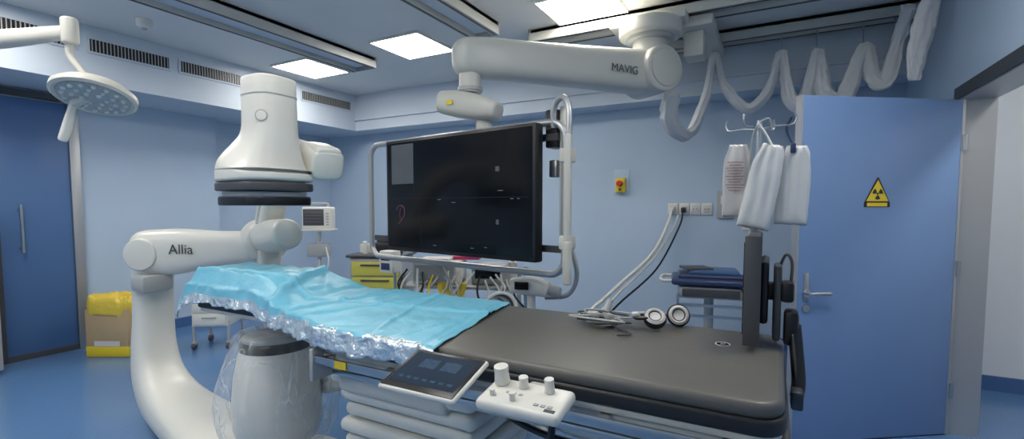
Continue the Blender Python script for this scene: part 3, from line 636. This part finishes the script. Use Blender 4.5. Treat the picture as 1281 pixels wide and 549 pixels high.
# ---------------- white drawer trolley ----------------
g=grp('instrument_trolley',(-5.25,3.0,0),math.radians(35))
box('body',(0,0,.45),(.36,.38,.42),M['white'],g,.012)
for i in range(3): box(f'drawer_{i}',(0,-.195,.32+i*.135),(.32,.02,.12),M['white'],g,.006); box(f'pull_{i}',(0,-.21,.34+i*.135),(.14,.014,.014),M['grey'],g,.003)
box('top',(0,0,.675),(.42,.44,.025),M['grey'],g,.008)
for i,(a,b_) in enumerate(((-.17,-.17),(.17,-.17),(-.17,.17),(.17,.17))): cyl(f'leg_{i}',(a,b_,.06),(a,b_,.3),.014,M['grey'],g)
casters(g,(-.17,.17),(-.17,.17),.035)
box('box_on_top',(-.03,0,.74),(.2,.2,.1),M['white'],g,.008)

# ---------------- waste box ----------------
g=grp('yellow_waste_box',(-5.85,2.36,0),math.radians(28))
box('carton',(0,0,.24),(.42,.36,.48),M['card'],g,.004)
box('carton_band',(0,-.002,.06),(.423,.363,.10),M['yellow'],g,.002); box('carton_label',(0,-.183,.14),(.25,.004,.05),M['paper'],g)
bm=bmesh.new(); n=72; rings=[]
prof=[(1.03,.42),(1.06,.45),(1.07,.50),(1.06,.55),(1.02,.59),(.95,.60),(.88,.56),(.8,.50),(.3,.48)]
for r,z in prof:
    ring=[]
    for j in range(n):
        a=2*math.pi*j/n; c,s=math.cos(a),math.sin(a); x=math.copysign(abs(c)**.4,c)*.21*r; y=math.copysign(abs(s)**.4,s)*.18*r
        k_=noise.noise(Vector((c*5,s*5,z*9)))
        ring.append(bm.verts.new((x*(1+.05*k_),y*(1+.05*k_),z+.035*k_)))
    rings.append(ring)
for A_,B_ in zip(rings,rings[1:]):
    for j in range(n): bm.faces.new((A_[j],A_[(j+1)%n],B_[(j+1)%n],B_[j]))
bm.faces.new(rings[-1]); finish('bag_liner',bm,M['ybag'],g,ang=180)

# ---------------- equipment trolley behind table ----------------
g=grp('equipment_trolley',(-2.15,3.2,0),math.radians(20))
for i,(a,b_) in enumerate(((-.45,-.2),(.45,-.2),(-.45,.2),(.45,.2))): cyl(f'post_{i}',(a,b_,.08),(a,b_,1.0),.014,M['metal'],g)
for z in (.2,.55,.88): box(f'shelf_{int(z*100)}',(0,0,z),(.95,.45,.025),M['grey'],g,.008)
casters(g,(-.45,.45),(-.2,.2))
box('generator_unit',(-.22,0,.98),(.36,.34,.17),M['white'],g,.015); box('generator_face',(-.22,-.172,.98),(.32,.006,.13),M['grey'],g,.004)
for i in range(4): cyl(f'generator_port_{i}',(-.33+i*.07,-.172,.95),(-.33+i*.07,-.19,.95),.014,M['metal'],g,n=14)
box('pump_unit',(.2,0,.97),(.26,.3,.15),M['grey'],g,.015); box('pump_face',(.2,-.152,.98),(.2,.006,.07),M['screen'],g,.003)
box('red_tray',(-.02,.1,1.08),(.22,.1,.03),M['pink'],g,.008); box('paper_stack',(-.25,0,1.075),(.24,.2,.02),M['paper'],g,.002)
cyl('flask',(.38,-.05,.9),(.38,-.05,1.06),.035,M['white'],g,cap=.01); cyl('flask_cap',(.38,-.05,1.065),(.38,-.05,1.09),.015,M['red'],g)
random.seed(11)
for i in range(24):
    x=-.47+i*.041; zt=.95+random.uniform(-.03,.08)
    pts=[(x,-.19,zt),(x+random.uniform(-.08,.08),-.26,zt-.12),(x+random.uniform(-.14,.14),-.27,zt-.30),(x+random.uniform(-.12,.12),-.22,zt-.48)]
    loft(f'cable_{i}',pts,.008,M[random.choice(['white','grey','grey','white','black','yellow','white'])],g,k=6,n=8)
for i in range(4):
    r=.06+.015*i; loft(f'yellow_hose_{i}',[(-.05+r*math.cos(a),-.24-.01*i,.92+r*math.sin(a)*1.2) for a in [math.pi+j*math.pi/8 for j in range(9)]],.009,M['yellow'],g,k=3,n=8)
g=grp('contrast_injector',(-1.35,2.75,0),math.radians(15))
cyl('column',(0,0,.1),(0,0,.94),.025,M['white'],g)
for i in range(4):
    a=math.pi/4+i*math.pi/2; loft(f'foot_{i}',[(0,0,.12),(.28*math.cos(a),.28*math.sin(a),.07)],[(.025,.02),(.018,.015)],M['grey'],g,n=10); cyl(f'wheel_{i}',(.28*math.cos(a)-.012,.28*math.sin(a),.032),(.28*math.cos(a)+.012,.28*math.sin(a),.032),.032,M['black'],g,n=14)
loft('injector_head',[(-.12,0,.99),(0,0,.99),(.10,-.02,.975)],[(.055,.05),(.065,.06),(.055,.05)],M['white'],g,n=24,pw=3,k=4,cap=.02)
cyl('syringe',(.12,-.02,.97),(.18,-.03,.96),.035,M['grey'],g,n=20,cap=.01); box('injector_screen',(-.05,-.078,1.0),(.09,.006,.05),M['screen'],g,.002)
for i in range(4):
    loft(f'hose_coil_{i}',[((.07+.012*i)*math.cos(a)-.22+.02*i,-.12-.015*i+.02*math.sin(a*2),.84+(.09+.012*i)*math.sin(a)) for a in [j*math.pi/5 for j in range(11)]],.011,M[('grey','white','dgrey','white')[i]],g,k=3,n=8)
g=grp('infusion_pump_stand',(-3.05,3.35,0))
cyl('column',(0,0,.1),(0,0,1.2),.014,M['metal'],g)
for i in range(5):
    a=2*math.pi*i/5; loft(f'foot_{i}',[(0,0,.11),(.24*math.cos(a),.24*math.sin(a),.07)],[(.018,.018),(.013,.012)],M['grey'],g,n=10); cyl(f'wheel_{i}',(.24*math.cos(a)-.012,.24*math.sin(a),.03),(.24*math.cos(a)+.012,.24*math.sin(a),.03),.03,M['black'],g,n=14)
box('pump',(0,-.06,1.0),(.16,.12,.2),M['white'],g,.015); box('pump_display',(0,-.123,1.04),(.1,.005,.05),M['screen'],g,.002); box('pump_keys',(0,-.123,.96),(.1,.005,.06),M['navy'],g,.002)

# ---------------- camera ----------------
cd=bpy.data.cameras.new('camera'); cam=bpy.data.objects.new('camera',cd); COL.objects.link(cam)
cam.location=(0,0,1.5); cam.rotation_euler=(math.radians(90-3.5),0,math.radians(28.5))
cd.sensor_width=36; cd.sensor_fit='HORIZONTAL'; cd.lens=600/1281*36; cd.shift_y=.0158; cd.clip_start=.02
S.camera=cam
w=bpy.data.worlds.new('world'); S.world=w; w.use_nodes=True
w.node_tree.nodes['Background'].inputs[0].default_value=(.6,.7,.85,1); w.node_tree.nodes['Background'].inputs[1].default_value=.3
S.view_settings.view_transform='Standard'; S.view_settings.look='None'; S.view_settings.exposure=0
